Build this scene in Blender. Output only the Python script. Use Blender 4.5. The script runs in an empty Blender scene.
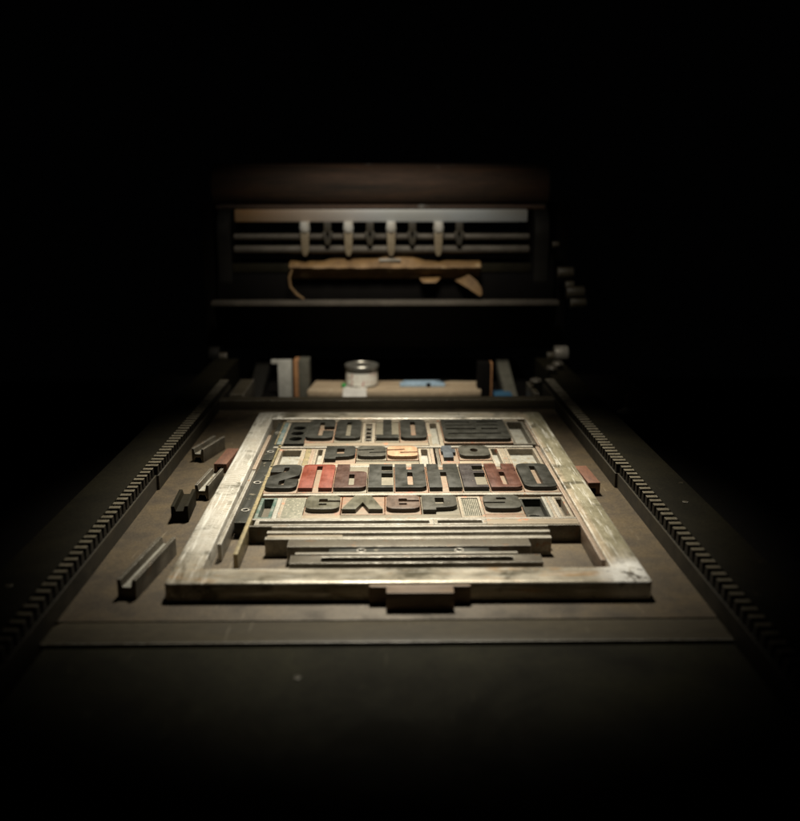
import bpy, bmesh, math, random
from mathutils import Vector, Matrix
random.seed(7)
S = 0.001                      # everything below is written in millimetres
SC = bpy.context.scene
COL = SC.collection

# ------------------------------------------------------------------ materials
def nodes_of(name):
    m = bpy.data.materials.new(name); m.use_nodes = True
    nt = m.node_tree; nt.nodes.clear()
    out = nt.nodes.new('ShaderNodeOutputMaterial')
    b = nt.nodes.new('ShaderNodeBsdfPrincipled')
    nt.links.new(b.outputs[0], out.inputs[0])
    return m, nt, b

def coords(nt, scale=(1, 1, 1), rot=(0, 0, 0)):
    tc = nt.nodes.new('ShaderNodeTexCoord')
    mp = nt.nodes.new('ShaderNodeMapping')
    mp.inputs['Scale'].default_value = scale; mp.inputs['Rotation'].default_value = rot
    nt.links.new(tc.outputs['Object'], mp.inputs[0])
    return mp.outputs[0]

def noise(nt, vec, scale, detail=6, rough=.6, dist=0.):
    n = nt.nodes.new('ShaderNodeTexNoise'); n.noise_dimensions = '4D'
    oi = nt.nodes.new('ShaderNodeObjectInfo')
    mul = nt.nodes.new('ShaderNodeMath'); mul.operation = 'MULTIPLY'; mul.inputs[1].default_value = 37.
    nt.links.new(oi.outputs['Random'], mul.inputs[0]); nt.links.new(mul.outputs[0], n.inputs['W'])
    nt.links.new(vec, n.inputs['Vector'])
    n.inputs['Scale'].default_value = scale; n.inputs['Detail'].default_value = detail
    n.inputs['Roughness'].default_value = rough; n.inputs['Distortion'].default_value = dist
    return n.outputs['Fac']

def ramp(nt, fac, stops):
    r = nt.nodes.new('ShaderNodeValToRGB'); e = r.color_ramp.elements
    while len(e) < len(stops): e.new(.5)
    for q, (p, c) in zip(e, stops):
        q.position = p; q.color = (c, c, c, 1) if isinstance(c, (int, float)) else (*c, 1)
    nt.links.new(fac, r.inputs[0]); return r.outputs[0]

def mix(nt, fac, a, b, mode='MIX'):
    m = nt.nodes.new('ShaderNodeMix'); m.data_type = 'RGBA'; m.blend_type = mode
    for s, v in ((0, fac), (6, a), (7, b)):
        if hasattr(v, 'links'): nt.links.new(v, m.inputs[s])
        elif s == 0: m.inputs[0].default_value = v
        else: m.inputs[s].default_value = (*v, 1)
    return m.outputs[2]

def bump(nt, b, h, strength=.3, dist=.0003):
    n = nt.nodes.new('ShaderNodeBump'); n.inputs['Strength'].default_value = strength
    n.inputs['Distance'].default_value = dist
    nt.links.new(h, n.inputs['Height']); nt.links.new(n.outputs[0], b.inputs['Normal'])

def link(nt, o, i): nt.links.new(o, i)

def edge_mask(nt, radius=.0012, lo=.02, hi=.12, nscale=140):
    """1 on corners and arrises, broken up by noise: wear plus painted edge highlights"""
    bv = nt.nodes.new('ShaderNodeBevel'); bv.samples = 4; bv.inputs['Radius'].default_value = radius
    ge = nt.nodes.new('ShaderNodeNewGeometry')
    dp = nt.nodes.new('ShaderNodeVectorMath'); dp.operation = 'DOT_PRODUCT'
    nt.links.new(bv.outputs[0], dp.inputs[0]); nt.links.new(ge.outputs['Normal'], dp.inputs[1])
    sb_ = nt.nodes.new('ShaderNodeMath'); sb_.operation = 'SUBTRACT'; sb_.inputs[0].default_value = 1.
    nt.links.new(dp.outputs['Value'], sb_.inputs[1])
    m_ = ramp(nt, sb_.outputs[0], ((lo, 0.), (hi, 1.)))
    k = ramp(nt, noise(nt, coords(nt), nscale, 4, .6), ((.38, .15), (.58, 1.)))
    return mix(nt, 1., m_, k, 'MULTIPLY')

def worn(name, base, stain, metallic=.0, rlo=.35, rhi=.6, scale=45, stretch=(1, 1, 1), spots=None, fine=600, bs=.25, edge=None, spec=.5, scr=None):
    """aged metal or wood: large stains, fine grain, optional spots of another colour"""
    m, nt, b = nodes_of(name)
    v = coords(nt, stretch)
    n1 = noise(nt, v, scale, 7, .62, .4)
    c = mix(nt, ramp(nt, n1, ((.36, 0.), (.64, 1.))), base, stain)
    n2 = noise(nt, v, fine, 3, .6)
    c = mix(nt, .7, c, ramp(nt, n2, ((.3, .40), (.72, 1.))), 'MULTIPLY')
    if spots:
        n3 = noise(nt, coords(nt), spots[1], 4, .6)
        c = mix(nt, ramp(nt, n3, ((spots[2], 0.), (spots[2] + .05, 1.))), c, spots[0])
    if scr:
        for k, (an, sc) in enumerate(((.35, 95), (-.5, 70), (1.3, 110))):
            q = noise(nt, coords(nt, (1, .10, 1), (0, 0, an)), sc * 2.2, 2, .5)
            c = mix(nt, ramp(nt, q, ((.71, 0.), (.75, .45))), c, scr)
    rg = ramp(nt, n1, ((.3, rlo), (.7, rhi)))
    if edge:
        em = edge_mask(nt)
        c = mix(nt, em, c, edge); rg = mix(nt, em, rg, (.3, .3, .3))  # pale edge: wear, with the edge highlight put into the colour
    link(nt, c, b.inputs['Base Color'])
    b.inputs['Metallic'].default_value = metallic
    b.inputs['Specular IOR Level'].default_value = spec
    link(nt, rg, b.inputs['Roughness'])
    bump(nt, b, n2, bs)
    return m

def wood_face(name, base, grain, rough=.42):
    m, nt, b = nodes_of(name)
    v = coords(nt, (1, .12, 1))
    n1 = noise(nt, v, 420, 5, .65)
    n2 = noise(nt, coords(nt), 55, 5, .6)
    c = mix(nt, ramp(nt, n1, ((.35, 0.), (.7, 1.))), base, grain)
    c = mix(nt, ramp(nt, n2, ((.4, 0.), (.72, .55))), c, [min(1, x * 1.6 + .005) for x in base])
    n3 = noise(nt, coords(nt, (1, .25, 1)), 900, 2, .5)
    c = mix(nt, ramp(nt, n3, ((.70, 0.), (.76, .5))), c, (.32, .27, .2))
    c = mix(nt, edge_mask(nt, .0006, .03, .15, 220), c, [min(1, x * 2.2 + .03) for x in base])
    link(nt, c, b.inputs['Base Color'])
    link(nt, ramp(nt, n2, ((.3, rough - .08), (.7, rough + .2))), b.inputs['Roughness'])
    b.inputs['Specular IOR Level'].default_value = .35
    bump(nt, b, n1, .25, .0002)
    return m

MAT = {}
MAT['iron_bed'] = worn('iron_bed', (.135, .101, .060), (.058, .042, .025), .0, .42, .7, 30, spots=((.19, .15, .10), 45, .69), fine=380, bs=1., scr=(.20, .165, .115))
MAT['iron_bar'] = worn('iron_bar', (.105, .088, .056), (.06, .049, .031), .0, .4, .6, 25, (.25, 1, 1), fine=500, edge=(.80, .76, .68), scr=(.17, .15, .11))
MAT['iron_rack'] = worn('iron_rack', (.042, .034, .020), (.022, .018, .011), .0, .5, .7, 40, fine=500, edge=(.15, .125, .085))
MAT['tooth_shade'] = worn('shaded_flank', (.010, .009, .007), (.018, .015, .010), .0, .4, .6, 60, spec=.3)  # shade on the tooth flanks and ends, put into the colour
MAT['tooth_tip'] = worn('tooth_tip', (.27, .235, .165), (.14, .12, .08), .2, .4, .6, 60, fine=500, edge=(.6, .55, .45))
MAT['iron_rail'] = worn('iron_rail', (.021, .018, .010), (.011, .0095, .0055), .0, .55, .75, 14, spots=((.055, .047, .03), 60, .68), fine=400, spec=.1)
MAT['apron'] = worn('apron', (.031, .029, .015), (.012, .011, .006), .0, .55, .8, 11, spots=((.036, .033, .021), 30, .66), fine=260, spec=.2, scr=(.05, .045, .03))
MAT['black'] = worn('black_paint', (.004, .0035, .003), (.006, .005, .0045), .0, .75, .9, 20, spec=.08)
MAT['iron_dim'] = worn('iron_dim', (.016, .0145, .011), (.010, .009, .007), .0, .6, .8, 30, spec=.2)
MAT['void'] = worn('dark_concrete', (.006, .006, .006), (.004, .004, .004), .0, .9, .95, 3)
MAT['steel'] = worn('steel', (.52, .485, .42), (.24, .215, .17), .25, .3, .5, 40, spots=((.28, .16, .09), 70, .64), edge=(.97, .95, .90))
MAT['steel_side'] = worn('dull_steel', (.185, .165, .128), (.095, .08, .06), .3, .35, .55, 40, spots=((.13, .085, .05), 70, .60), edge=(.80, .77, .70))
MAT['steel_dark'] = worn('dark_steel', (.050, .050, .041), (.026, .026, .021), .3, .35, .55, 60, spots=((.18, .16, .12), 110, .62), edge=(.20, .19, .16))
MAT['floor_grey'] = worn('pale_zinc', (.40, .39, .34), (.26, .25, .215), .1, .45, .6, 70, spots=((.20, .17, .12), 120, .58))
MAT['rim_tan'] = worn('tan_wood', (.34, .285, .215), (.20, .165, .115), .0, .45, .65, 90, (1, .3, 1), spots=((.34, .14, .08), 90, .62), edge=(.72, .67, .58))
MAT['tan_long'] = worn('tan_reglet_wood', (.33, .27, .195), (.20, .16, .11), .0, .45, .65, 70, (.15, 1, 1), spots=((.36, .15, .08), 60, .60), edge=(.66, .58, .47))
MAT['speckle'] = worn('speckled_metal', (.23, .22, .17), (.13, .13, .095), .1, .45, .6, 260, spots=((.40, .36, .28), 420, .58), edge=(.5, .46, .38))
MAT['brass'] = worn('old_brass', (.42, .34, .19), (.20, .17, .10), .25, .35, .55, 120, spots=((.07, .07, .05), 160, .58))
MAT['pinkstrip'] = worn('copper_strip', (.38, .31, .24), (.28, .19, .135), .1, .35, .55, 60, (1, .2, 1), edge=(.80, .72, .62))
MAT['green_edge'] = worn('green_painted', (.035, .09, .07), (.20, .22, .19), .0, .4, .55, 130)
MAT['blue_edge'] = worn('blue_painted', (.075, .14, .155), (.22, .23, .20), .0, .4, .55, 130)
MAT['brown_wood'] = worn('brown_wood', (.22, .105, .065), (.13, .06, .04), .0, .45, .6, 120, (1, .15, 1))
MAT['block_wood'] = worn('block_wood', (.27, .19, .13), (.17, .12, .085), .0, .45, .6, 120, (.15, 1, 1))
MAT['type_wood'] = worn('type_maple', (.225, .180, .130), (.20, .125, .08), .0, .45, .65, 80, (.4, 1, 1), spots=((.22, .085, .05), 60, .60), edge=(.50, .20, .10))
MAT['type_pale'] = worn('type_pale_maple', (.19, .168, .125), (.13, .115, .08), .0, .45, .65, 80, (.4, 1, 1), edge=(.44, .33, .23))
MAT['inkgreen'] = wood_face('ink_green_black', (.019, .0185, .0145), (.011, .011, .0085))
MAT['inkgrey'] = wood_face('ink_grey', (.040, .0375, .029), (.021, .020, .015))
MAT['inkred'] = wood_face('ink_red', (.135, .030, .016), (.075, .016, .009), .42)
MAT['inkbrown'] = wood_face('ink_brown', (.048, .024, .017), (.024, .012, .009), .4)
MAT['inkrust'] = wood_face('ink_rust', (.070, .029, .019), (.032, .014, .010), .36)
MAT['inkplum'] = wood_face('ink_plum', (.026, .021, .020), (.014, .011, .011))
MAT['inkolive'] = wood_face('ink_olive', (.075, .070, .048), (.034, .032, .022))
MAT['inkmauve'] = wood_face('ink_mauve', (.080, .054, .040), (.038, .026, .019))
MAT['inkbare'] = wood_face('bare_maple', (.29, .185, .115), (.20, .11, .06))
MAT['inkblue'] = wood_face('ink_blue_grey', (.045, .051, .058), (.022, .026, .031))
MAT['paper_tan'] = worn('packing_paper', (.22, .125, .04), (.12, .065, .022), .0, .6, .8, 40, spots=((.30, .22, .12), 30, .62))
MAT['board_wood'] = worn('raw_board', (.55, .44, .30), (.36, .26, .16), .0, .5, .7, 25, (.15, 1, 1), spots=((.72, .66, .52), 22, .62))
MAT['paper_white'] = worn('white_paper', (.72, .70, .64), (.55, .52, .46), .0, .6, .7, 30)
MAT['plank_white'] = worn('whitewashed_plank', (.56, .55, .49), (.44, .43, .38), .0, .6, .7, 60)
MAT['plank_grey'] = worn('grey_plank', (.13, .125, .095), (.08, .075, .055), .0, .6, .8, 60)
MAT['plank_edge'] = worn('orange_edge', (.48, .24, .10), (.34, .16, .07), .0, .6, .7, 60)
MAT['tin'] = worn('tin', (.42, .41, .36), (.24, .22, .18), .7, .25, .45, 80)
MAT['blue_card'] = worn('blue_card', (.055, .16, .27), (.035, .11, .20), .0, .5, .6, 60)
MAT['pale_blue'] = worn('pale_blue_plastic', (.42, .56, .68), (.32, .45, .56), .0, .35, .5, 80)
MAT['green_plastic'] = worn('green_plastic', (.03, .42, .09), (.02, .3, .06), .0, .3, .4, 80)
MAT['gripper'] = worn('gripper_steel', (.66, .65, .61), (.42, .39, .33), .3, .35, .5, 60)
MAT['gripper_low'] = worn('gripper_brass', (.30, .25, .17), (.2, .15, .09), .3, .4, .6, 60)
MAT['roller'] = worn('dark_roller', (.095, .08, .06), (.055, .045, .033), .0, .6, .8, 30)
MAT['drum'] = worn('rusty_drum', (.13, .066, .035), (.04, .030, .022), .0, .65, .9, 30, (.10, 1, 1), spots=((.17, .165, .15), 16, .64))

def rail_mat():
    m, nt, b = nodes_of('tinted_rail')
    v = coords(nt, (.3, 1, 1)); n1 = noise(nt, v, 20, 5)
    tc = nt.nodes.new('ShaderNodeTexCoord'); sx = nt.nodes.new('ShaderNodeSeparateXYZ')
    link(nt, tc.outputs['Object'], sx.inputs[0])
    mr = nt.nodes.new('ShaderNodeMapRange'); mr.inputs[1].default_value = -.26; mr.inputs[2].default_value = .02
    link(nt, sx.outputs[0], mr.inputs[0])
    c = mix(nt, mr.outputs[0], (.36, .21, .10), (.40, .43, .45))  # brown tarnish at left; warm-to-bluish light also put into the colour
    c = mix(nt, ramp(nt, n1, ((.4, 0.), (.7, .6))), c, (.30, .27, .21))
    link(nt, c, b.inputs['Base Color']); b.inputs['Metallic'].default_value = .3
    b.inputs['Roughness'].default_value = .42
    return m
MAT['rail_tint'] = rail_mat()

def chase_mat():
    """patinated cast chase: olive right limb, brushed left limb with painted glare and cross scratches, tan near limb, glare painted on one corner"""
    m, nt, b = nodes_of('chase_metal')
    tc = nt.nodes.new('ShaderNodeTexCoord'); sx = nt.nodes.new('ShaderNodeSeparateXYZ')
    link(nt, tc.outputs['Object'], sx.inputs[0])
    v = coords(nt)
    n2 = noise(nt, v, 60, 6, .65, .6); n3 = noise(nt, v, 500, 3, .6)
    def band(o, a, c):
        mr = nt.nodes.new('ShaderNodeMapRange'); mr.interpolation_type = 'SMOOTHSTEP'
        mr.inputs[1].default_value = a; mr.inputs[2].default_value = c
        link(nt, o, mr.inputs[0]); return mr.outputs[0]
    def mul(a, c):
        q = nt.nodes.new('ShaderNodeMath'); q.operation = 'MULTIPLY'
        link(nt, a, q.inputs[0])
        if hasattr(c, 'links'): link(nt, c, q.inputs[1])
        else: q.inputs[1].default_value = c
        return q.outputs[0]
    side_ = nt.nodes.new('ShaderNodeMath'); side_.operation = 'MAXIMUM'
    right = band(sx.outputs[0], .16, .19)          # limb along +x
    left = band(sx.outputs[0], -.17, -.185)
    link(nt, right, side_.inputs[0]); link(nt, left, side_.inputs[1])
    n1 = mix(nt, side_.outputs[0], noise(nt, coords(nt, (.22, 1, 1)), 34, 8, .7, .8), noise(nt, coords(nt, (1, .22, 1)), 34, 8, .7, .8))
    fine_s = mix(nt, side_.outputs[0], noise(nt, coords(nt, (.05, 1, 1)), 420, 3, .6), noise(nt, coords(nt, (1, .05, 1)), 420, 3, .6))
    olive = mix(nt, ramp(nt, n1, ((.35, 0.), (.65, 1.))), (.46, .42, .30), (.20, .18, .115))
    tan = mix(nt, ramp(nt, n1, ((.35, 0.), (.65, 1.))), (.68, .62, .51), (.17, .145, .10))
    tan = mix(nt, ramp(nt, noise(nt, coords(nt, (.25, 1, 1)), 40, 6, .7, 1.), ((.53, 0.), (.63, .8))), tan, (.50, .31, .15))
    pale = mix(nt, ramp(nt, n2, ((.35, 0.), (.65, 1.))), (.82, .79, .72), (.25, .22, .165))  # left limb lightened in colour to stand in for glare
    deep = band(sx.outputs[1], -.28, -.22)         # away from the near limb
    c = mix(nt, mul(right, deep), tan, olive)
    c = mix(nt, mul(mul(right, band(sx.outputs[0], .196, .190)), .75), c, (.54, .44, .32))
    lf = mul(mul(left, deep), ramp(nt, n1, ((.3, .55), (.6, 1.))))
    c = mix(nt, lf, c, pale)
    # dark smudges
    c = mix(nt, ramp(nt, noise(nt, v, 18, 6, .65, .8), ((.54, 0.), (.63, .85))), c, (.085, .075, .045))
    c = mix(nt, .45, c, ramp(nt, n3, ((.3, .5), (.75, 1.))), 'MULTIPLY')
    wv = nt.nodes.new('ShaderNodeTexWave'); wv.bands_direction = 'Y'; wv.inputs['Scale'].default_value = 62
    wv.inputs['Distortion'].default_value = .9; wv.inputs['Detail'].default_value = 3; wv.inputs['Detail Scale'].default_value = 3
    link(nt, coords(nt, (.5, 1, 1), (0, 0, .12)), wv.inputs['Vector'])
    scr = mul(mul(mul(left, deep), ramp(nt, wv.outputs['Fac'], ((.62, 0.), (.85, 1.)))), ramp(nt, n2, ((.42, 0.), (.6, .55))))
    c = mix(nt, scr, c, (.86, .85, .80))
    # long streaks of glare painted down the left limb
    stk = mul(mul(left, deep), ramp(nt, noise(nt, coords(nt, (1, .06, 1)), 160, 4, .6), ((.56, 0.), (.68, .8))))
    c = mix(nt, stk, c, (.84, .83, .78))
    c = mix(nt, edge_mask(nt, .0026, .010, .07, 90), c, (.97, .95, .90))  # pale worn arris, also carrying a painted edge highlight
    c = mix(nt, ramp(nt, fine_s, ((.54, 0.), (.66, .7))), c, (.86, .84, .78))
    # near right corner: bright scratches and glare painted in white
    d = nt.nodes.new('ShaderNodeVectorMath'); d.operation = 'DISTANCE'; d.inputs[1].default_value = (.205, -.300, .018)
    link(nt, tc.outputs['Object'], d.inputs[0])
    cor = mul(band(d.outputs['Value'], .046, .018), ramp(nt, noise(nt, v, 70, 6, .7, 1.), ((.32, 0.), (.48, 1.))))
    c = mix(nt, cor, c, (.97, .96, .93))
    c = mix(nt, mul(band(d.outputs['Value'], .040, .012), ramp(nt, noise(nt, v, 85, 4, .6, .6), ((.57, 0.), (.61, .9)))), c, (.12, .10, .075))
    link(nt, c, b.inputs['Base Color'])
    b.inputs['Metallic'].default_value = .35
    link(nt, ramp(nt, n2, ((.3, .24), (.7, .5))), b.inputs['Roughness'])
    # cross milling on the left limb
    w = nt.nodes.new('ShaderNodeTexWave'); w.bands_direction = 'Y'; w.inputs['Scale'].default_value = 62
    w.inputs['Distortion'].default_value = .7; w.inputs['Detail'].default_value = 2; w.inputs['Detail Scale'].default_value = 3
    link(nt, coords(nt, (.5, 1, 1), (0, 0, .12)), w.inputs['Vector'])
    hgt = nt.nodes.new('ShaderNodeMath'); hgt.operation = 'MULTIPLY_ADD'
    link(nt, mul(mul(w.outputs['Fac'], left), mul(band(sx.outputs[1], -.20, -.05), ramp(nt, noise(nt, v, 14, 4, .6), ((.36, .1), (.6, 1.))))), hgt.inputs[0]); hgt.inputs[1].default_value = 1.0
    link(nt, n3, hgt.inputs[2])
    bump(nt, b, hgt.outputs[0], .45, .0006)
    return m
MAT['chase'] = chase_mat()

def label_mat():
    m, nt, b = nodes_of('tin_label')
    n1 = noise(nt, coords(nt), 120, 4)
    c = mix(nt, ramp(nt, n1, ((.4, 0.), (.7, 1.))), (.80, .78, .70), (.62, .59, .50))
    w = nt.nodes.new('ShaderNodeTexNoise'); w.inputs['Scale'].default_value = 130; w.inputs['Detail'].default_value = 1
    link(nt, coords(nt, (1, 1, .8)), w.inputs['Vector'])
    c = mix(nt, ramp(nt, w.outputs['Fac'], ((.60, 0.), (.63, .7))), c, (.38, .13, .10))
    link(nt, c, b.inputs['Base Color']); b.inputs['Roughness'].default_value = .55
    return m
MAT['label'] = label_mat()

# ------------------------------------------------------------------ geometry helpers
class MB:
    """collects geometry in world millimetres and links it as ONE mesh object"""
    def __init__(s): s.bm = bmesh.new()
    def _bev(s, verts, bev, seg=2):
        if bev > 0:
            es = list({e for v in verts for e in v.link_edges})
            bmesh.ops.bevel(s.bm, geom=es, offset=bev, offset_type='OFFSET', segments=seg, profile=.6, affect='EDGES', clamp_overlap=True)
    def box(s, x0, x1, y0, y1, z0, z1, bev=.5, rz=0., rx=0., ry=0.):
        c = Vector(((x0 + x1) / 2, (y0 + y1) / 2, (z0 + z1) / 2))
        tmp = bmesh.new()
        bmesh.ops.create_cube(tmp, size=1)
        bmesh.ops.scale(tmp, vec=(x1 - x0, y1 - y0, z1 - z0), verts=tmp.verts)
        if bev > 0: bmesh.ops.bevel(tmp, geom=list(tmp.edges), offset=bev, segments=2, profile=.6, affect='EDGES', clamp_overlap=True)
        R = Matrix.Translation(c) @ Matrix.Rotation(rz, 4, 'Z') @ Matrix.Rotation(rx, 4, 'X') @ Matrix.Rotation(ry, 4, 'Y')
        bmesh.ops.transform(tmp, matrix=R, verts=tmp.verts)
        return s._merge(tmp)
    def _merge(s, tmp):
        me = bpy.data.meshes.new('t'); tmp.to_mesh(me); tmp.free()
        s.bm.from_mesh(me); bpy.data.meshes.remove(me); return s
    def prism(s, poly, y0, y1, axis='Y', bev=.0, rz=0., pivot=None):
        """polygon (u,z) drawn across, swept along y (or x)"""
        tmp = bmesh.new()
        f = []
        for t in (y0, y1):
            f.append([tmp.verts.new((u, t, z) if axis == 'Y' else (t, u, z)) for u, z in poly])
        n = len(poly)
        tmp.faces.new(f[0]); tmp.faces.new(f[1][::-1])
        for i in range(n): tmp.faces.new((f[0][i], f[1][i], f[1][(i + 1) % n], f[0][(i + 1) % n]))
        bmesh.ops.recalc_face_normals(tmp, faces=tmp.faces)
        if bev > 0: bmesh.ops.bevel(tmp, geom=list(tmp.edges), offset=bev, segments=2, profile=.6, affect='EDGES', clamp_overlap=True)
        if rz:
            p = Vector(pivot)
            bmesh.ops.transform(tmp, matrix=Matrix.Translation(p) @ Matrix.Rotation(rz, 4, 'Z') @ Matrix.Translation(-p), verts=tmp.verts)
        return s._merge(tmp)
    def cyl(s, c, r, l, axis='Z', seg=40, r2=None, bev=0.):
        """cylinder from c along axis for length l"""
        tmp = bmesh.new()
        bmesh.ops.create_cone(tmp, cap_ends=True, segments=seg, radius1=r, radius2=r if r2 is None else r2, depth=l)
        bmesh.ops.translate(tmp, vec=(0, 0, l / 2), verts=tmp.verts)
        if bev > 0:
            es = [e for e in tmp.edges if len(e.link_faces) == 2 and any(len(f.verts) > 4 for f in e.link_faces)]
            bmesh.ops.bevel(tmp, geom=es, offset=bev, segments=2, profile=.5, affect='EDGES')
        R = {'Z': Matrix.Identity(4), 'X': Matrix.Rotation(math.pi / 2, 4, 'Y'), 'Y': Matrix.Rotation(-math.pi / 2, 4, 'X')}[axis]
        bmesh.ops.transform(tmp, matrix=Matrix.Translation(c) @ R, verts=tmp.verts)
        return s._merge(tmp)
    def tube(s, pts, r, seg=8):
        """round bar along a polyline"""
        tmp = bmesh.new(); rings = []
        for i, p in enumerate(pts):
            p = Vector(p); a = Vector(pts[max(0, i - 1)]); c = Vector(pts[min(len(pts) - 1, i + 1)])
            d = (c - a).normalized(); u = d.orthogonal().normalized()
            if abs(d.x) < .9: u = (Vector((1, 0, 0)) - d * d.x).normalized()
            w = d.cross(u)
            rr = r[i] if isinstance(r, (list, tuple)) else r
            rings.append([tmp.verts.new(p + (u * math.cos(t) + w * math.sin(t)) * rr) for t in [2 * math.pi * k / seg for k in range(seg)]])
        for a, c in zip(rings, rings[1:]):
            for k in range(seg): tmp.faces.new((a[k], a[(k + 1) % seg], c[(k + 1) % seg], c[k]))
        tmp.faces.new(rings[0][::-1]); tmp.faces.new(rings[-1])
        bmesh.ops.recalc_face_normals(tmp, faces=tmp.faces)
        return s._merge(tmp)
    def lathe(s, c, prof, seg=48):
        tmp = bmesh.new(); rings = []
        for r, z in prof:
            rings.append([tmp.verts.new((c[0] + r * math.cos(t), c[1] + r * math.sin(t), c[2] + z)) for t in [2 * math.pi * k / seg for k in range(seg)]])
        for a, d in zip(rings, rings[1:]):
            for k in range(seg): tmp.faces.new((a[k], a[(k + 1) % seg], d[(k + 1) % seg], d[k]))
        tmp.faces.new(rings[0][::-1]); tmp.faces.new(rings[-1])
        bmesh.ops.recalc_face_normals(tmp, faces=tmp.faces)
        return s._merge(tmp)
    def plate(s, loops, z0, z1, bev=.4, ox=0., oy=0.):
        """outline with holes (first loop outer), extruded from z0 to z1 with rounded rims"""
        cu = bpy.data.curves.new('c', 'CURVE'); cu.dimensions = '2D'; cu.fill_mode = 'BOTH'
        for lp in loops:
            sp = cu.splines.new('POLY'); sp.points.add(len(lp) - 1); sp.use_cyclic_u = True
            for q, (x, y) in zip(sp.points, lp): q.co = (x + ox, y + oy, 0, 1)
        h = (z1 - z0) / 2
        cu.extrude = max(.01, h - bev); cu.bevel_depth = bev; cu.bevel_resolution = 1; cu.offset = -bev
        o = bpy.data.objects.new('c', cu); COL.objects.link(o)
        dg = bpy.context.evaluated_depsgraph_get()
        me = bpy.data.meshes.new_from_object(o.evaluated_get(dg), depsgraph=dg)
        bpy.data.objects.remove(o); bpy.data.curves.remove(cu)
        me.transform(Matrix.Translation((0, 0, z0 + h)))
        tmp = bmesh.new(); tmp.from_mesh(me); bpy.data.meshes.remove(me)
        bmesh.ops.remove_doubles(tmp, verts=tmp.verts, dist=.0005)
        return s._merge(tmp)
    def build(s, name, mat, parent=None, loc=None, smooth=35):
        bm = s.bm
        xs = [v.co.x for v in bm.verts]; ys = [v.co.y for v in bm.verts]; zs = [v.co.z for v in bm.verts]
        if loc is None: loc = ((min(xs) + max(xs)) / 2, (min(ys) + max(ys)) / 2, min(zs))
        org = Vector(loc)
        bmesh.ops.transform(bm, matrix=Matrix.Scale(S, 4) @ Matrix.Translation(-org), verts=bm.verts)
        me = bpy.data.meshes.new(name); bm.to_mesh(me); bm.free()
        me.materials.append(MAT[mat] if isinstance(mat, str) else mat)
        for p in me.polygons: p.use_smooth = True
        me.set_sharp_from_angle(angle=math.radians(smooth))
        o = bpy.data.objects.new(name, me); COL.objects.link(o)
        base = Vector((0, 0, 0))
        q = parent
        while q is not None: base += q.location; q = q.parent
        o.location = org * S - base
        o.parent = parent
        return o

def tag(o, label=None, cat=None, group=None, kind=None):
    if label: o['label'] = label
    if cat: o['category'] = cat
    if group: o['group'] = group
    if kind: o['kind'] = kind
    return o
def thing(name, loc, label, cat, group=None):
    o = bpy.data.objects.new(name, None); COL.objects.link(o)
    o.location = Vector(loc) * S; o.empty_display_size = .01
    return tag(o, label, cat, group)

def fillet(pts, n=6):
    """points (x, y[, r]) -> polygon with rounded corners"""
    P = [(p[0], p[1], p[2] if len(p) > 2 else 0.) for p in pts]; out = []
    N = len(P)
    for i in range(N):
        x, y, r = P[i]
        if r <= 0: out.append((x, y)); continue
        v = Vector((x, y)); a = Vector(P[i - 1][:2]) - v; b = Vector(P[(i + 1) % N][:2]) - v
        la, lb = a.length, b.length; a.normalize(); b.normalize()
        ang = a.angle(b); d = min(r / math.tan(ang / 2), la * .5, lb * .5); rr = d * math.tan(ang / 2)
        cen = v + (a + b).normalized() * (rr / math.sin(ang / 2))
        p0 = v + a * d; p1 = v + b * d
        a0 = math.atan2(p0.y - cen.y, p0.x - cen.x); a1 = math.atan2(p1.y - cen.y, p1.x - cen.x)
        da = (a1 - a0 + math.pi) % (2 * math.pi) - math.pi
        for k in range(n + 1):
            t = a0 + da * k / n; out.append((cen.x + rr * math.cos(t), cen.y + rr * math.sin(t)))
    return out
def rrect(x0, x1, y0, y1, r, n=6): return fillet([(x0, y0, r), (x1, y0, r), (x1, y1, r), (x0, y1, r)], n)
def ellipse(cx, cy, rx, ry, n=28): return [(cx + rx * math.cos(2 * math.pi * k / n), cy + ry * math.sin(2 * math.pi * k / n)) for k in range(n)]

# ------------------------------------------------------------------ setting
MB().box(-4000, 4000, -2500, 6000, -960, -900, 0).build('floor', 'void')['kind'] = 'structure'
for o in bpy.data.objects:
    if o.name == 'floor': tag(o, kind='structure')

# ------------------------------------------------------------------ the press bed
bed = thing('press_bed', (0, 1070, -60), 'flat brown iron bed of an old proof press, toothed racks along both sides', 'printing press')
MB().box(-293, 293, 698, 1500, -60, 0, .6).build('bed_plate', 'iron_bed', bed)
# front lip: a slightly lower nosing that runs a little wider than the bed
lip = MB()
lip.plate([fillet([(-286, 660, 3), (300, 660, 6), (302, 676, 8), (293, 687, 4), (288, 697.7), (-275, 697.7), (-281, 686, 3)])], -16, -.6, 1.4)
lip.build('front_lip', 'iron_bar', bed)
MB().box(-276, 286, 120, 659.2, -40, -4, 1).build('apron_plate', 'apron', bed)
MB().cyl((-68, 612, -4), 2.6, .9, 'Z', 20, bev=.4).build('rivet', 'iron_bar', bed)

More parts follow.
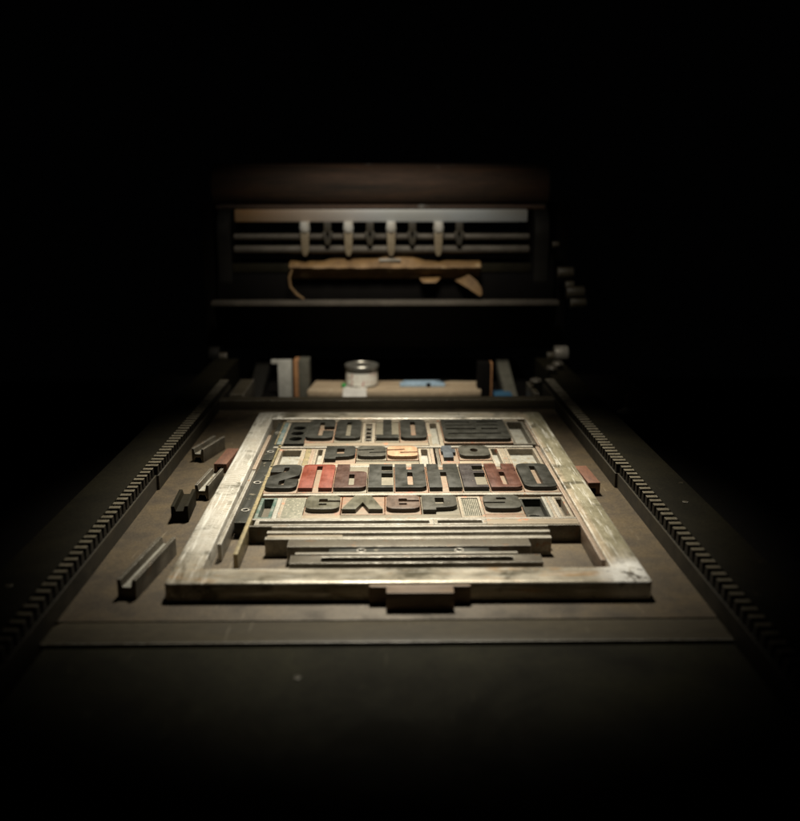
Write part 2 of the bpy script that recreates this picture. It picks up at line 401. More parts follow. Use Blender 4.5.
def rack(x0, x1, y0, y1, side):
    p = 13.55; n = int((y1 - y0) / p + .02)
    base = MB(); base.box(x0, x1, y0, y1, -45, 18.2, .4)
    o = base.build('rack', 'iron_rack', bed)
    t0, t1 = (x0 + .2, x1 - 1.6) if side < 0 else (x0 + 1.6, x1 - .2)     # teeth stand a little back from the inner face
    tmp = bmesh.new(); rnd = random.Random(int(abs(x0)))
    for i in range(n):
        q = y0 + i * p + .8; dz = rnd.uniform(-.25, .25)
        poly = [(q, 17.5), (q + 2.2, 29.0 + dz), (q + 2.7, 29.6 + dz), (q + 7.5, 29.6 + dz), (q + 8.0, 29.0 + dz), (q + 10.2, 17.5)]
        f = [[tmp.verts.new((x, u, z)) for u, z in poly] for x in (t0, t1)]
        tmp.faces.new(f[0]); tmp.faces.new(f[1][::-1])
        for k in range(6): tmp.faces.new((f[0][k], f[1][k], f[1][(k + 1) % 6], f[0][(k + 1) % 6]))
    bmesh.ops.recalc_face_normals(tmp, faces=tmp.faces)
    mb = MB(); mb._merge(tmp)
    tt = mb.build('rack_teeth', 'tooth_shade', o, smooth=20)
    tt.data.materials.append(MAT['tooth_tip'])               # tips rubbed bright, lightened further to paint the light on their tops
    zt = max(v.co.z for v in tt.data.vertices)
    for f in tt.data.polygons:
        if f.normal.z > .3 and f.center.z > zt - .0014: f.material_index = 1
    return o
rack(-291.5, -278.5, 540, 1041.2, -1); rack(-292, -275.5, 1041.4, 1560, -1)
rack(280.5, 294, 540, 1041.2, 1); rack(277.5, 294.5, 1041.4, 1560, 1)
def bearer(x0, x1, y0, y1):
    MB().box(x0, x1, y0, y1, -60, 29, 1.5).build('bearer_rail', 'iron_rail', bed)
bearer(-340, -292.5, 300, 1760); bearer(295, 342, 300, 1760)
for x, y in ((-318, 705), (318, 905)):
    MB().cyl((x, y, 29), 3, 1.2, 'Z', 18, bev=.5).build('bolt', 'iron_bar', bed)
sb = MB(); sb.box(-293.5, 287.5, 1446, 1472, .3, 16.5, .9); sb.build('stop_bar', 'iron_bar', bed)
MB().box(-270, -246, 1512, 1640, -30, 12, 1).build('rear_bracket', 'iron_bar', bed)
MB().box(254, 262, 1505, 1600, -20, 14, 1).build('rear_bracket', 'iron_bar', bed)
# worn studs seen at the far right end of the bearer
for x, y, z in ((262, 1545, 22), (300, 1600, 34), (318, 1640, 34)):
    MB().lathe((x, y, z), [(2, 0), (9, 1), (11, 5), (9, 9), (3, 11)], 20).build('stud', 'steel_side', bed)
MB().box(342.5, 470, 300, 1760, -62, -4, 2).build('side_shelf', 'black', bed)
MB().box(-470, -340.5, 300, 1760, -62, -4, 2).build('side_shelf', 'black', bed)

# small lever standing at the right of the press
lv = MB(); lv.lathe((392, 1424, -4), [(15, 0), (15, 5), (8, 8), (4, 12), (3.2, 30), (2.4, 34)], 24)
lv.cyl((392, 1424, 3), 4, 34, 'X', 16, bev=.5)
tag(lv.build('lever', 'steel'), 'small dull metal lever peg standing alone in the dark right of the bed', 'lever')

# ------------------------------------------------------------------ chase
def chase():
    outer = fillet([(-196.5, 733.5, 5), (234.5, 731.5, 5), (237, 1357, 6), (-198, 1360, 6)], 6)
    inner = fillet([(-169, 767.3, 3), (205.5, 766.8, 3), (209, 1320, 3), (-173.5, 1325, 3)], 6)
    prof = [(0, .4), (.012, .2), (0, .8), (0, 15.6), (.012, 16.9), (.045, 17.8), (.09, 18), (.70, 18), (.74, 17.4), (.78, 17.0), (.95, 16.9), (.985, 16.5), (1, 15.8), (1, .4)]
    bm = bmesh.new(); rings = []
    for t, z in prof[2:] :
        rings.append([bm.verts.new((a[0] + (b[0] - a[0]) * t, a[1] + (b[1] - a[1]) * t, z)) for a, b in zip(outer, inner)])
    n = len(outer)
    rings.append(rings[0])
    for a, b in zip(rings, rings[1:]):
        for k in range(n): bm.faces.new((a[k], a[(k + 1) % n], b[(k + 1) % n], b[k]))
    bmesh.ops.recalc_face_normals(bm, faces=bm.faces)
    mb = MB(); mb._merge(bm)
    o = mb.build('chase', 'chase', None, (20, 1046, 0))
    return tag(o, 'large rectangular metal chase frame with patinated surface lying on the press bed', 'chase')
chase()
blk = MB()
blk.plate([fillet([(-16, 727, 2), (-1, 727, .6), (-1, 714, 1), (57.5, 714, 1), (57.5, 727, .6), (73, 727, 2), (73, 731.2, .5), (-16, 731.2, .5)], 3)], .3, 16.6, .5)
tag(blk.build('wooden_block', 'block_wood'), 'stepped brown wooden block pressed against the near edge of the metal chase', 'wooden block')

# ------------------------------------------------------------------ wood type
def G_O(W, H, cw=.19, r=.27): 
    return [rrect(0, W, 0, H, r * W), rrect(W * (.5 - cw / 2), W * (.5 + cw / 2), H * .12, H * .88, W * .04)]
def scl(pts, W, H, r=1.): return fillet([(p[0] * W, p[1] * H, (p[2] if len(p) > 2 else 0) * W * r) for p in pts])
def G_C(W, H):
    return [scl([(0, 0, .27), (1, 0, .27), (1, .40), (.60, .40), (.60, .13, .04), (.42, .13, .04), (.42, .87, .04), (.60, .87, .04), (.60, .62), (1, .62), (1, 1, .2), (0, 1, .27)], W, H)]
def G_T(W, H): return [scl([(0, 0), (1, 0), (1, .17), (.70, .17), (.70, 1), (.31, 1), (.31, .17), (0, .17)], W, H)]
def G_ROT(W, H):
    sl = lambda a, b, c, d: [(a * W, c * H), (b * W, c * H), (b * W, d * H), (a * W, d * H)]
    return [scl([(0, 0, .09), (1, 0, .09), (1, 1, .03), (0, 1, .03)], W, H),
            sl(.07, .88, .235, .29), sl(.05, .52, .46, .535), sl(.60, .86, .46, .535), sl(.06, .47, .66, .70), sl(.55, .88, .66, .70), sl(.06, .46, .83, .885), sl(.56, .9, .83, .885)]
def G_S(W, H):
    return [scl([(0, 0, .26), (0, .47, .2), (.60, .72, .08), (.60, .87, .05), (.42, .87, .05), (.42, .66), (0, .66), (0, 1, .24), (1, 1, .26), (1, .53, .2), (.40, .28, .08), (.40, .13, .05), (.58, .13, .05), (.58, .36), (1, .36), (1, 0, .26)], W, H)]
def G_U(W, H): return [scl([(0, 0), (0, 1, .16), (1, 1, .16), (1, 0), (.60, 0), (.60, .92, .04), (.42, .92, .04), (.42, 0)], W, H)]
def G_P(W, H):
    return [scl([(0, 0), (0, 1), (.42, 1), (.42, .68), (1, .68, .22), (1, 0, .26)], W, H), rrect(.43 * W, .61 * W, .11 * H, .55 * H, .03 * W)]
def G_E(W, H):
    return [scl([(0, 0), (0, 1), (1, 1), (1, .90), (.53, .90), (.53, .70), (1, .70), (1, .585), (.53, .585), (.53, .09), (1, .09), (1, 0)], W, H)]
def G_R(W, H):
    return [scl([(0, 0), (0, 1), (.39, 1), (.39, .75), (.57, .75), (.57, 1), (1, 1), (1, .72, .03), (.92, .69, .02), (1, .655, .05), (1, 0, .24)], W, H),
            rrect(.40 * W, .58 * W, .10 * H, .63 * H, .06 * W)]
def G_H(W, H):
    return [scl([(0, 0), (0, 1), (.38, 1), (.38, .74), (.54, .74), (.54, 1), (1, 1), (1, 0), (.60, 0), (.60, .63), (.40, .63), (.40, 0)], W, H)]
def G_b(W, H):
    return [scl([(0, 0), (0, 1), (1, 1, .2), (1, .20, .30), (.37, .14, .05), (.37, 0)], W, H), rrect(.37 * W, .63 * W, .40 * H, .80 * H, .04 * W)]
def G_e(W, H):
    return [scl([(0, .02, .40), (.5, 0, .5), (1, .02, .40), (1, .50, .05), (.37, .50, .02), (.37, .74, .06), (.63, .74, .06), (.63, .62), (1, .62), (1, .98, .36), (.5, 1, .5), (0, .98, .40)], W, H),
            rrect(.38 * W, .62 * W, .27 * H, .40 * H, .04 * W)]
def G_a(W, H):
    return [scl([(0, .02, .36), (.5, 0, .5), (1, .02, .40), (1, .98, .36), (.5, 1, .5), (0, .98, .36), (0, .46), (.58, .46), (.58, .36), (0, .36)], W, H),
            rrect(.36 * W, .64 * W, .62 * H, .78 * H, .05 * W)]
def G_s(W, H):
    return [scl([(0, .02, .36), (.5, 0, .5), (1, .02, .40), (1, .34, .02), (.42, .30), (.42, .40), (1, .44, .05), (1, .98, .36), (.5, 1, .5), (0, .98, .36), (0, .66, .02), (.58, .70), (.58, .60), (0, .54, .05)], W, H)]
def G_t(W, H):
    return [scl([(.10, 0), (.78, 0), (.78, .42), (1, .42, .04), (1, .72, .04), (.78, .72), (.78, 1), (.10, 1), (.10, .80), (0, .80), (0, .50), (.10, .50)], W, H)]
def G_o(W, H):
    return [scl([(0, .02, .44), (.5, 0, .5), (1, .02, .44), (1, .98, .44), (.5, 1, .5), (0, .98, .44)], W, H), ellipse(.5 * W, .55 * H, .13 * W, .17 * H, 16)]
def G_v(W, H):
    return [scl([(0, 0), (.30, 1), (.70, 1), (1, 0), (.66, 0), (.50, .50), (.34, 0)], W, H)]

def letter(glyph, x0, x1, y0, y1, body, ink, bodymat, label, group, rise=23.3):
    """one piece of wood type: body block up to 18.4 mm and the raised character; body=(x0,x1,y0,y1)"""
    bx0, bx1, by0, by1 = body
    t = thing('wood_type', ((bx0 + bx1) / 2, (by0 + by1) / 2, .2), label, 'wood type', group)
    MB().box(bx0 + .45, bx1 - .45, by0, by1, .2, 18.4 + random.uniform(-.2, .2), .35).build('body', bodymat, t)
    MB().plate(glyph(x1 - x0, y1 - y0), 17.6, rise + random.uniform(-.15, .15), .25, x0, y0).build('character', ink, t)
    return t

B = 'wood type letters locked in the chase'
HER = [  # the biggest line, left to right as it stands in the picture
    (G_S, -140.5, -104.3, 'inkgreen', 'type_wood', 'black wood type letter S standing first in the biggest line, left of the red letter'),
    (G_U, -101.8, -63.2, 'inkred', 'type_wood', 'bright red wood type letter U, the only red face in the forme'),
    (G_P, -61, -24, 'inkbrown', 'type_pale', 'dark brown wood type letter P beside the red letter U'),
    (G_E, -22, 7, 'inkgreen', 'type_pale', 'greenish black wood type letter E right of the dark brown P'),
    (G_R, 9.4, 45.8, 'inkgreen', 'type_wood', 'greenish black wood type letter R with white fleck, left of the letter H'),
    (G_H, 48.6, 86, 'inkgreen', 'type_wood', 'black wood type letter H in the middle of the biggest line'),
    (G_E, 88.4, 117, 'inkplum', 'type_pale', 'purplish dark wood type letter E between letter H and the rusty brown R'),
    (G_R, 119.6, 156, 'inkrust', 'type_wood', 'rusty reddish brown wood type letter R beside the last large O'),
    (G_O, 158.6, 196.4, 'inkgreen', 'type_wood', 'large black wood type letter O ending the biggest line near the right frame bar'),
]
for i, (g, a, b, ink, bm_, lab) in enumerate(HER):
    lo = a - 1.1; hi = HER[i + 1][1] - 1.1 if i < 8 else 198
    letter(g, a, b, 977.5, 1067.5, (lo, hi, 973, 1071), ink, bm_, lab, B)
letter(G_C, -112, -75, 1190, 1289, (-113.2, -73.2, 1183, 1292), 'inkgreen', 'type_wood', 'black wood type letter C in the line farthest from the viewer', B)
letter(G_O, -72, -36.5, 1190, 1289, (-73.1, -35.2, 1183, 1292), 'inkgreen', 'type_pale', 'black wood type letter O right beside the letter C', B)
letter(G_T, -15.2, 16.4, 1190, 1289, (-16.4, 17.6, 1183, 1292), 'inkgreen', 'type_pale', 'black wood type letter T with pale sides in the farthest line', B)
letter(G_O, 19, 55.6, 1190, 1289, (17.7, 57, 1183, 1292), 'inkgreen', 'type_wood', 'black wood type letter O right beside the letter T', B)
letter(G_ROT, 79, 171, 1183, 1290, (77.8, 172.6, 1179, 1292), 'inkgreen', 'type_wood', 'big black wood type block turned sideways with long horizontal slots', B)
# second line
Y0, Y1 = 1102, 1149.5
letter(G_b, -79.5, -41, 1092, Y1, (-80.8, -39.9, 1087, 1152.5), 'inkgreen', 'type_wood', 'black wood type letter b with long stem, first of the small upper line', B)
letter(G_s, -38.2, -1.4, Y0, Y1, (-39.6, -.3, 1099, 1152.5), 'inkgrey', 'type_pale', 'dark grey rounded wood type letter with thin slits, left of the bare light wood letter', B)
letter(G_s, .8, 39.6, Y0, Y1, (-.1, 40.8, 1099, 1152.5), 'inkbare', 'type_wood', 'bare light orange wood type letter s, the only uninked face', B)
letter(G_t, 70.6, 89, 1096, Y1, (68.4, 92.4, 1087, 1152.5), 'inkblue', 'type_wood', 'narrow blue grey wood type letter t, smallest character of the forme', B)
letter(G_o, 93.6, 133.4, Y0, Y1, (92.5, 134.8, 1099, 1152.5), 'inkgrey', 'type_wood', 'oval dark grey wood type letter o beside the small blue grey t', B)
# fourth line
Y0, Y1 = 906.5, 951
letter(G_e, -88, -51.5, Y0, Y1, (-89.8, -50.0, 902, 958), 'inkolive', 'type_wood', 'olive grey wood type letter e, first character of the nearest line', B)
letter(G_v, -48.6, -4.6, Y0, Y1, (-49.8, -2.6, 902, 958), 'inkolive', 'type_wood', 'olive grey wedge shaped wood type letter v with orange sides', B)
letter(G_e, -1, 35.4, Y0, Y1, (-2.4, 36.7, 902, 958), 'inkmauve', 'type_wood', 'brownish mauve wood type letter e right of the wedge shaped v', B)
letter(G_b, 38.2, 76, Y0 - 3, Y1, (36.9, 78.4, 902, 958), 'inkgrey', 'type_pale', 'dark grey wood type letter b left of the ribbed metal spacer', B)
letter(G_a, 105.6, 145, Y0, Y1, (103.8, 147, 902, 958), 'inkgrey', 'type_wood', 'dark grey wood type letter a alone right of the ribbed metal spacer', B)

# ------------------------------------------------------------------ spacing material in the forme
F = 'furniture and reglets filling the forme'
def hollow(x0, x1, y0, y1, rim, fl, label, w=4., fz=9., z1=18.4, wy=None):
    """open-topped furniture: a walled frame and its recessed floor"""
    wy = w if wy is None else wy
    t = thing('hollow_furniture', ((x0 + x1) / 2, (y0 + y1) / 2, .2), label, 'furniture', F)
    MB().plate([rrect(x0 + .2, x1 - .2, y0 + .2, y1 - .2, .6, 2), rrect(x0 + w, x1 - w, y0 + wy, y1 - wy, 1.2, 3)], .2, z1, .4).build('frame', rim, t)
    MB().box(x0 + w - .5, x1 - w + .5, y0 + wy - .5, y1 - wy + .5, fz - 4, fz, 0).build('recess_floor', fl, t)
    return t
def strip(x0, x1, y0, y1, mat, label, z1=18.4, z0=.2, bev=.4, name='reglet', rz=0.):
    mb = MB(); mb.box(x0, x1, y0, y1, z0, z1, bev, rz=rz)
    return tag(mb.build(name, mat), label, 'reglet' if name == 'reglet' else 'furniture', F)

# first line
t = thing('drilled_furniture', (-126, 1236, .2), 'dark metal spacer pierced by three round holes, left of letter C', 'furniture', F)
MB().plate([rrect(-141, -113.6, 1180, 1291, 1)] + [ellipse(-126.5, y, 9.2, 11) for y in (1204, 1233, 1262)], 6, 18.4, .4).build('drilled_block', 'steel_dark', t)
MB().box(-140.5, -114, 1181, 1290, .2, 4, 0).build('recess_floor', 'steel_dark', t)
strip(-150, -144.2, 1176, 1292, 'blue_edge', 'thin pale blue painted strip at the outer side of the drilled spacer')
strip(-143.8, -141.2, 1176, 1292, 'rim_tan', 'very thin tan strip touching the outer edge of the drilled spacer')
t = hollow(-35, -16.6, 1183, 1292, 'rim_tan', 'steel_side', 'narrow ladder spacer with crossbars between letters O and T', 4, 8, wy=6)
MB().plate([rrect(-31, -20.6, 1189.5, 1285.5, .5)] + [rrect(-29.5, -22.2, y, y + 13, .5) for y in (1194, 1215, 1236, 1257)], 9.5, 15.5, .3).build('ladder', 'steel_side', t)
hollow(57.2, 77.6, 1166, 1292, 'rim_tan', 'floor_grey', 'narrow pale hollow spacer left of the big sideways black block', 5, 10)
hollow(173, 203, 1176, 1300, 'steel_side', 'floor_grey', 'hollow pale metal spacer right of the big sideways black block', 4, 6, 17.2)
strip(-150, 196, 1301, 1311, 'rim_tan', 'tan wooden strip along the far end of the type, against the far frame bar', 17.4)
strip(-112, 56.5, 1168, 1182, 'tan_long', 'tan wooden strip on the near side of letters C, O and T')
strip(-152, 196, 1158.5, 1165.5, 'steel', 'long bright metal strip separating the two farthest lines of letters')
# second line
hollow(-144, -107, 1078, 1153, 'rim_tan', 'floor_grey', 'square pale hollow spacer at the outer end of the small upper line', 5.5, 9.5)
strip(-106.8, -100, 1078, 1153, 'brass', 'narrow brown strip beside the square pale hollow spacer')
strip(-99.8, -94.6, 1078, 1153, 'pinkstrip', 'narrow pinkish strip left of the small grey pocket spacer')
hollow(-94.4, -81, 1078, 1153, 'rim_tan', 'floor_grey', 'small grey pocket spacer left of the small letter b', 3.4, 10)
strip(-80.8, 40.6, 1078, 1086.4, 'tan_long', 'tan wooden strip on the near side of letter b and the bare letter')
strip(-39.4, 40.6, 1087, 1098.4, 'type_pale', 'pale wooden strip tucked under the bare light letter and its dark neighbour', 17.4)
hollow(41.2, 57, 1078, 1153, 'rim_tan', 'floor_grey', 'small pale pocket spacer right of the bare light wood letter', 3.4, 9.5)
strip(57.4, 61, 1078, 1153, 'pinkstrip', 'thin pinkish strip left of the small blue grey t')
strip(64.2, 67.8, 1078, 1153, 'steel_side', 'thin dull metal strip touching the small blue grey t')
strip(68.4, 134.6, 1078, 1086.4, 'type_wood', 'orange wooden strip on the near side of letters t and o')
strip(92.6, 134.6, 1087, 1098.4, 'tan_long', 'tan wooden strip tucked directly under the oval letter o', 17.4)
hollow(135, 149, 1078, 1153, 'rim_tan', 'floor_grey', 'small pale pocket spacer right of the oval letter o', 2.4, 9.5)
strip(149.2, 155.6, 1078, 1153, 'rim_tan', 'tan and rusty strip between two pale pocket spacers at the right end')
hollow(156, 197.4, 1078, 1153, 'rim_tan', 'floor_grey', 'wide pale hollow spacer at the right end of the small upper line', 3.4, 9.5)
strip(-146, 198, 1072, 1077.4, 'steel', 'long bright metal strip on the far side of the biggest line')
# under the biggest line
strip(-140, 198, 965.2, 971.6, 'steel', 'long bright metal strip on the near side of the biggest line')
strip(-139, -90, 958.6, 962.5, 'type_wood', 'short orange wooden strip behind the speckled metal spacer', 16.6)
strip(147.5, 197, 953, 958, 'rim_tan', 'short tan strip behind the black pocket with a round hole', 17.)
# fourth line
hollow(-140.5, -122, 892, 957, 'green_edge', 'steel_side', 'small hollow spacer with green painted edges at the near outer corner', 3.8, 8)
strip(-121.8, -116.8, 892, 957, 'floor_grey', 'narrow whitish strip beside the green edged spacer')
strip(-116.4, -112.6, 892, 957, 'rim_tan', 'narrow tan strip with rust beside the whitish strip')
t = thing('furniture_block', (-102, 925, .2), 'solid speckled grey green metal spacer left of the olive letter e', 'furniture', F)
MB().box(-112.4, -90.2, 892, 957, .2, 18.4, .5).build('block', 'speckle', t)
strip(-90, -49.9, 892, 901.4, 'tan_long', 'tan wooden strip on the near side of the olive letter e')
strip(-49.7, -2.5, 892, 901.4, 'type_pale', 'pale greenish wooden strip on the near side of the wedge shaped v', 18.2)
strip(-2.3, 78.2, 892, 901.4, 'type_pale', 'long pale wooden strip on the near side of letters e and b', 18.6)
# ribbed spacer
t = thing('ribbed_furniture', (91, 925, .2), 'square metal spacer with fine ribs right of the dark grey b', 'furniture', F)
MB().plate([rrect(78.8, 103.6, 892, 958, .6, 2), rrect(81.8, 100.8, 896, 954, .5, 2)], .2, 18.6, .35).build('frame', 'rim_tan', t)
rb = MB()
for k in range(9): rb.box(82.2 + k * 2.05, 83.5 + k * 2.05, 896.2, 953.8, 10, 17.6, .25)
rb.box(81.4, 101.2, 895.6, 954.4, 7, 12, 0)
rb.build('ribs', 'speckle', t)
strip(104, 147, 892, 901.4, 'type_wood', 'orange wooden strip on the near side of the dark grey a')
t = thing('pocket_furniture', (159, 925, .2), 'blackened pocket spacer with a round hole right of the letter a', 'furniture', F)
MB().plate([rrect(147.6, 172.4, 892, 952, .6, 2), rrect(149.6, 170.6, 894.5, 949, .8, 2)], .2, 18.4, .3).build('frame', 'steel_dark', t)
MB().plate([rrect(149.2, 171, 894, 949.4, .5, 2), ellipse(160, 911, 8.5, 10.5)], 7.5, 10, .3).build('recess_floor', 'steel_dark', t)
for k, (a, m_, l_) in enumerate(((172.8, 'floor_grey', 'pale'), (176.6, 'rim_tan', 'tan'), (180.4, 'steel', 'bright grey'))):
    strip(a, a + 3.4, 892, 957, m_, 'thin %s strip standing between the black pocket spacer and the right end spacer' % l_)
hollow(184.2, 197.6, 892, 957, 'rim_tan', 'steel_side', 'small grey hollow spacer at the right end of the nearest line', 3, 8)
# near edge of the forme: open framed spacers and a tan strip
strip(-141, 198.5, 887.6, 891.4, 'steel', 'long thin metal strip closing the near side of the lettering', 18.6)
def open_frame(x0, x1, y0, y1, label):
    t = MB(); t.plate([rrect(x0, x1, y0, y1, .4, 2), rrect(x0 + 4, x1 - 4, y0 + 2.2, y1 - 2.2, .4, 2)], .2, 18.4, .3)
    return tag(t.build('open_frame', 'steel', None), label, 'furniture', F)
open_frame(-137, 48, 873.2, 887.2, 'long open metal frame with dark inside at the near left side of the lettering')
open_frame(48.4, 103, 873.2, 887.2, 'short open metal frame with dark inside under the letter b and ribbed spacer')
strip(103.6, 198.5, 873.2, 887.2, 'tan_long', 'broad tan wooden strip at the near right side of the lettering')

# long bars in the empty near part of the chase
Bb = 'metal bars lying across the empty near part of the chase'
def bar(x0, x1, y0, y1, label, mat='steel', z1=18.4, bev=.7, rz=0.):
    mb = MB(); mb.box(x0, x1, y0, y1, .2, z1, bev, rz=rz)
    return tag(mb.build('metal_bar', mat), label, 'metal bar', Bb)
bar(-141.5, 198.8, 868.6, 872.8, 'longest metal bar across the chase, reaching from side to side', 'steel_side')
bar(-118, 165, 866.2, 868.3, 'bright rounded bar just in front of the longest bar', 'steel', 18.6)
bar(-121, 164.5, 850.6, 856.6, 'worn bar with paint flecks, second shorter bar in front of the longest one')
MB_ = MB(); MB_.box(-120, -45, 842, 850.2, .2, 16.2, .4)
tag(MB_.build('metal_bar', 'tan_long'), 'short tan wooden bar filling the left of the gap between two bright bars', 'metal bar', Bb)
bar(-121, 163, 833.8, 841.2, 'thick bar standing out farthest on both sides of the short stack', 'steel')
bar(-97, 139.5, 814.2, 833.2, 'widest grey bar with stained top, behind the dark quoin', 'steel_side')
bar(-87.5, 124, 796.4, 800.6, 'slim bright bar directly in front of the dark quoin', 'steel')
# framed furniture nearest to the viewer
fr = MB(); fr.plate([rrect(-91, 145, 775, 785.2 + 8.6, .6, 2), rrect(-62, 118, 778.2, 789, .6, 2)], .2, 18.2, .5)
tag(fr.build('metal_bar', 'steel_side'), 'hollow bar with long dark slot nearest to the near frame limb', 'metal bar', Bb)

# quoins: dark locking bars with round key sockets
def quoin(x0, x1, y0, y1, holes, label, z1=17.2):
    t = thing('quoin', ((x0 + x1) / 2, (y0 + y1) / 2, .2), label, 'quoin', 'dark locking quoins with round key sockets')
    MB().plate([rrect(x0, x1, y0, y1, 1, 3)] + [ellipse(hx, hy, 3.0, 3.0, 24) for hx, hy in holes], .2, z1, .5).build('locking_bar', 'steel_dark', t)
    for hx, hy in holes:
        MB().plate([ellipse(hx, hy, 4.6, 4.6), ellipse(hx, hy, 3.2, 3.2)], z1 - .3, z1 + .9, .3).build('socket_ring', 'steel', t)
    return t
quoin(-159.5, -146.5, 884, 1056, ((-153, 920), (-153, 1014)), 'long dark quoin nearer to the viewer beside the left frame limb')
quoin(-160.5, -147.5, 1108, 1296, ((-153.6, 1143), (-154.2, 1238)), 'long dark quoin at the far left corner of the frame')
quoin(-56, 98, 801.4, 813.4, ((-25, 807.4), (69, 806.8)), 'dark quoin lying crosswise among the bars near the viewer', 16.6)
# long strips beside the left quoins and at the right limb
Ls = 'long strips along the inner sides of the chase'
def side_strip(x0, x1, y0, y1, mat, label, z1=18.4, rz=0.):
    mb = MB(); mb.box(x0, x1, y0, y1, .2, z1, .5, rz=rz)
    return tag(mb.build('side_strip', mat), label, 'strip', Ls)
side_strip(-165.6, -161.6, 822, 1060, 'steel', 'bright thin metal strip standing along the left frame limb')
side_strip(-166.6, -162.2, 1064, 1222, 'pinkstrip', 'pinkish copper strip standing along the left frame limb beyond the bright one')
side_strip(-146, -141.8, 797, 1172, 'brass', 'long weathered brass strip right of the left quoins')
side_strip(-152.6, -151.0, 1176, 1300, 'brass', 'short weathered brass strip at the far left by the blue strip')
side_strip(199.2, 203.6, 778, 1160, 'pinkstrip', 'long pale copper strip along the right frame limb')
side_strip(204.2, 206.4, 1166, 1290, 'pinkstrip', 'short pale copper strip at the far end of the right frame limb')
pl = MB(); pl.box(-160.5, -146.8, 1058, 1106, .2, 15.5, .5)
tag(pl.build('spacer_block', 'steel_dark'), 'dark filler block between the two left quoins', 'furniture', F)

# ------------------------------------------------------------------ loose pieces on the bed
Lo = 'loose grooved metal pieces on the bed left of the chase'
def channel(x, y, w, l, h, ang, label, mat='steel_side', under=False, depth=.38):
    """grooved furniture; (x, y) = near left corner, turned by ang"""
    p = [(0, 0), (w, 0), (w, h), (w * .80, h), (w * .72, h * (1 - depth)), (w * .28, h * (1 - depth)), (w * .20, h), (0, h)]
    if under: p = [(0, 0), (w * .18, 0), (w * .27, h * .36), (w * .73, h * .36), (w * .82, 0)] + p[1:]
    mb = MB(); mb.prism([(x + a, .1 + b) for a, b in p], y, y + l, bev=.35, rz=ang, pivot=(x, y, 0))
    o = mb.build('grooved_piece', mat)
    o.data.materials.append(MAT['floor_grey' if mat == 'steel_side' else mat])   # the groove is rubbed bright
    for f in o.data.polygons:
        if f.normal.z > .9 and abs(f.center.z - h * (1 - depth) * S) < .001: f.material_index = 1
    return tag(o, label, 'furniture', Lo)
R_ = math.radians
channel(-239.5, 741, 17.5, 102, 18.6, R_(-7), 'longest loose grooved metal piece, nearest to the viewer left of the chase')
channel(-235.5, 929.5, 18.5, 58, 18.6, R_(3.5), 'dark short grooved metal piece beside the left rack, second nearest', 'iron_rail', depth=.3)
channel(-224.5, 1003, 16.5, 66, 18.6, R_(-5), 'light grooved metal piece touching the left frame limb', 'steel_side', True)
channel(-260.5, 1157, 17.5, 66, 18.6, R_(-15), 'farthest loose grooved metal piece, turned askew beside the left rack', 'steel_side', True)
bw = MB(); bw.prism([(-222, .1), (-218, .1), (-218, 8), (-209.5, 8), (-209.5, .1), (-205.5, .1), (-205.5, 12), (-222, 12)], 1108, 1180, bev=.4, rz=R_(-4), pivot=(-222, 1108, 0))
tag(bw.build('wooden_reglet', 'brown_wood'), 'reddish brown wooden piece leaning against the left outer side of the chase', 'furniture')
bw = MB(); bw.prism([(238.5, .1), (241, .1), (241, 9), (248, 9), (248, .1), (253, .1), (253, 16), (238.5, 16)], 1012, 1080, bev=.4, rz=R_(2), pivot=(238.5, 1012, 0))
tag(bw.build('wooden_reglet', 'brown_wood'), 'reddish brown wooden piece against the right outer side of the chase', 'furniture')
ch = MB()
for x, y in ((-252, 1395), (-250, 1392)): ch.box(x - 1, x + 1, y - .8, y + .8, .2, 1.4, .3, rz=.6)
tag(ch.build('metal_chip', 'steel'), 'tiny bright metal chip on the dark bed at the far left', 'chip')

# ------------------------------------------------------------------ things on the shelf behind the bed
sh = MB(); sh.box(-300, 300, 1615, 2100, -60, -36, 1)
tag(sh.build('rear_shelf', 'black'), 'black shelf behind the bed carrying boards and a tin', 'shelf')
bd = MB()
top = [(-150, 1650), (-100, 1646), (0, 1648), (100, 1645), (178, 1650), (180, 1735), (60, 1742), (-60, 1738), (-140, 1745)]
bd.plate([fillet([(x, y, 3) for x, y in top], 3)], -24, -13, 1.2)
bd.box(-130, -110, 1660, 1735, -36, -24, .5); bd.box(130, 150, 1660, 1735, -36, -24, .5)
tag(bd.build('wooden_board', 'board_wood'), 'rough light brown wooden board under the tin behind the bed', 'board')
pp = MB(); pp.prism([(1640, -23), (1646.5, -12.2), (1690, -12.2), (1690, -11.6), (1645.8, -11.6), (1638.8, -22.6)], -82, -38, axis='X')
tag(pp.build('paper_scrap', 'paper_white'), 'white paper scrap hanging over the front edge of the board', 'paper')
tin = thing('tin_can', (-48, 1700, -13), 'small round metal ink tin with pale label standing on the board', 'tin')
MB().lathe((-48, 1700, -13), [(29, 0), (31, .6), (31, 2), (30, 3), (30, 31), (31.5, 32), (31.5, 34), (30.5, 34.6), (28, 34.8)]).build('can', 'tin', tin)
MB().lathe((-48, 1700, -13), [(30.3, 4), (30.5, 4.2), (30.5, 27), (30.3, 27.2)]).build('label', 'label', tin)
MB().lathe((-48, 1700, 21.3), [(29.6, 0), (32.4, .3), (32.6, 6), (31.6, 7.4), (29, 7.6), (28, 6.2), (5, 6.6), (.5, 6.6)]).build('lid', 'tin', tin)
gp = MB(); gp.lathe((-82, 1680, -13), [(3.4, 0), (4.6, 2), (4.4, 6), (2, 8)], 20)
tag(gp.build('green_cap', 'green_plastic'), 'tiny bright green cap on the board left of the tin', 'cap')
pen = thing('folded_cloth', (72, 1690, -13), 'pale blue folded cloth with dark tie lying on the board', 'cloth')
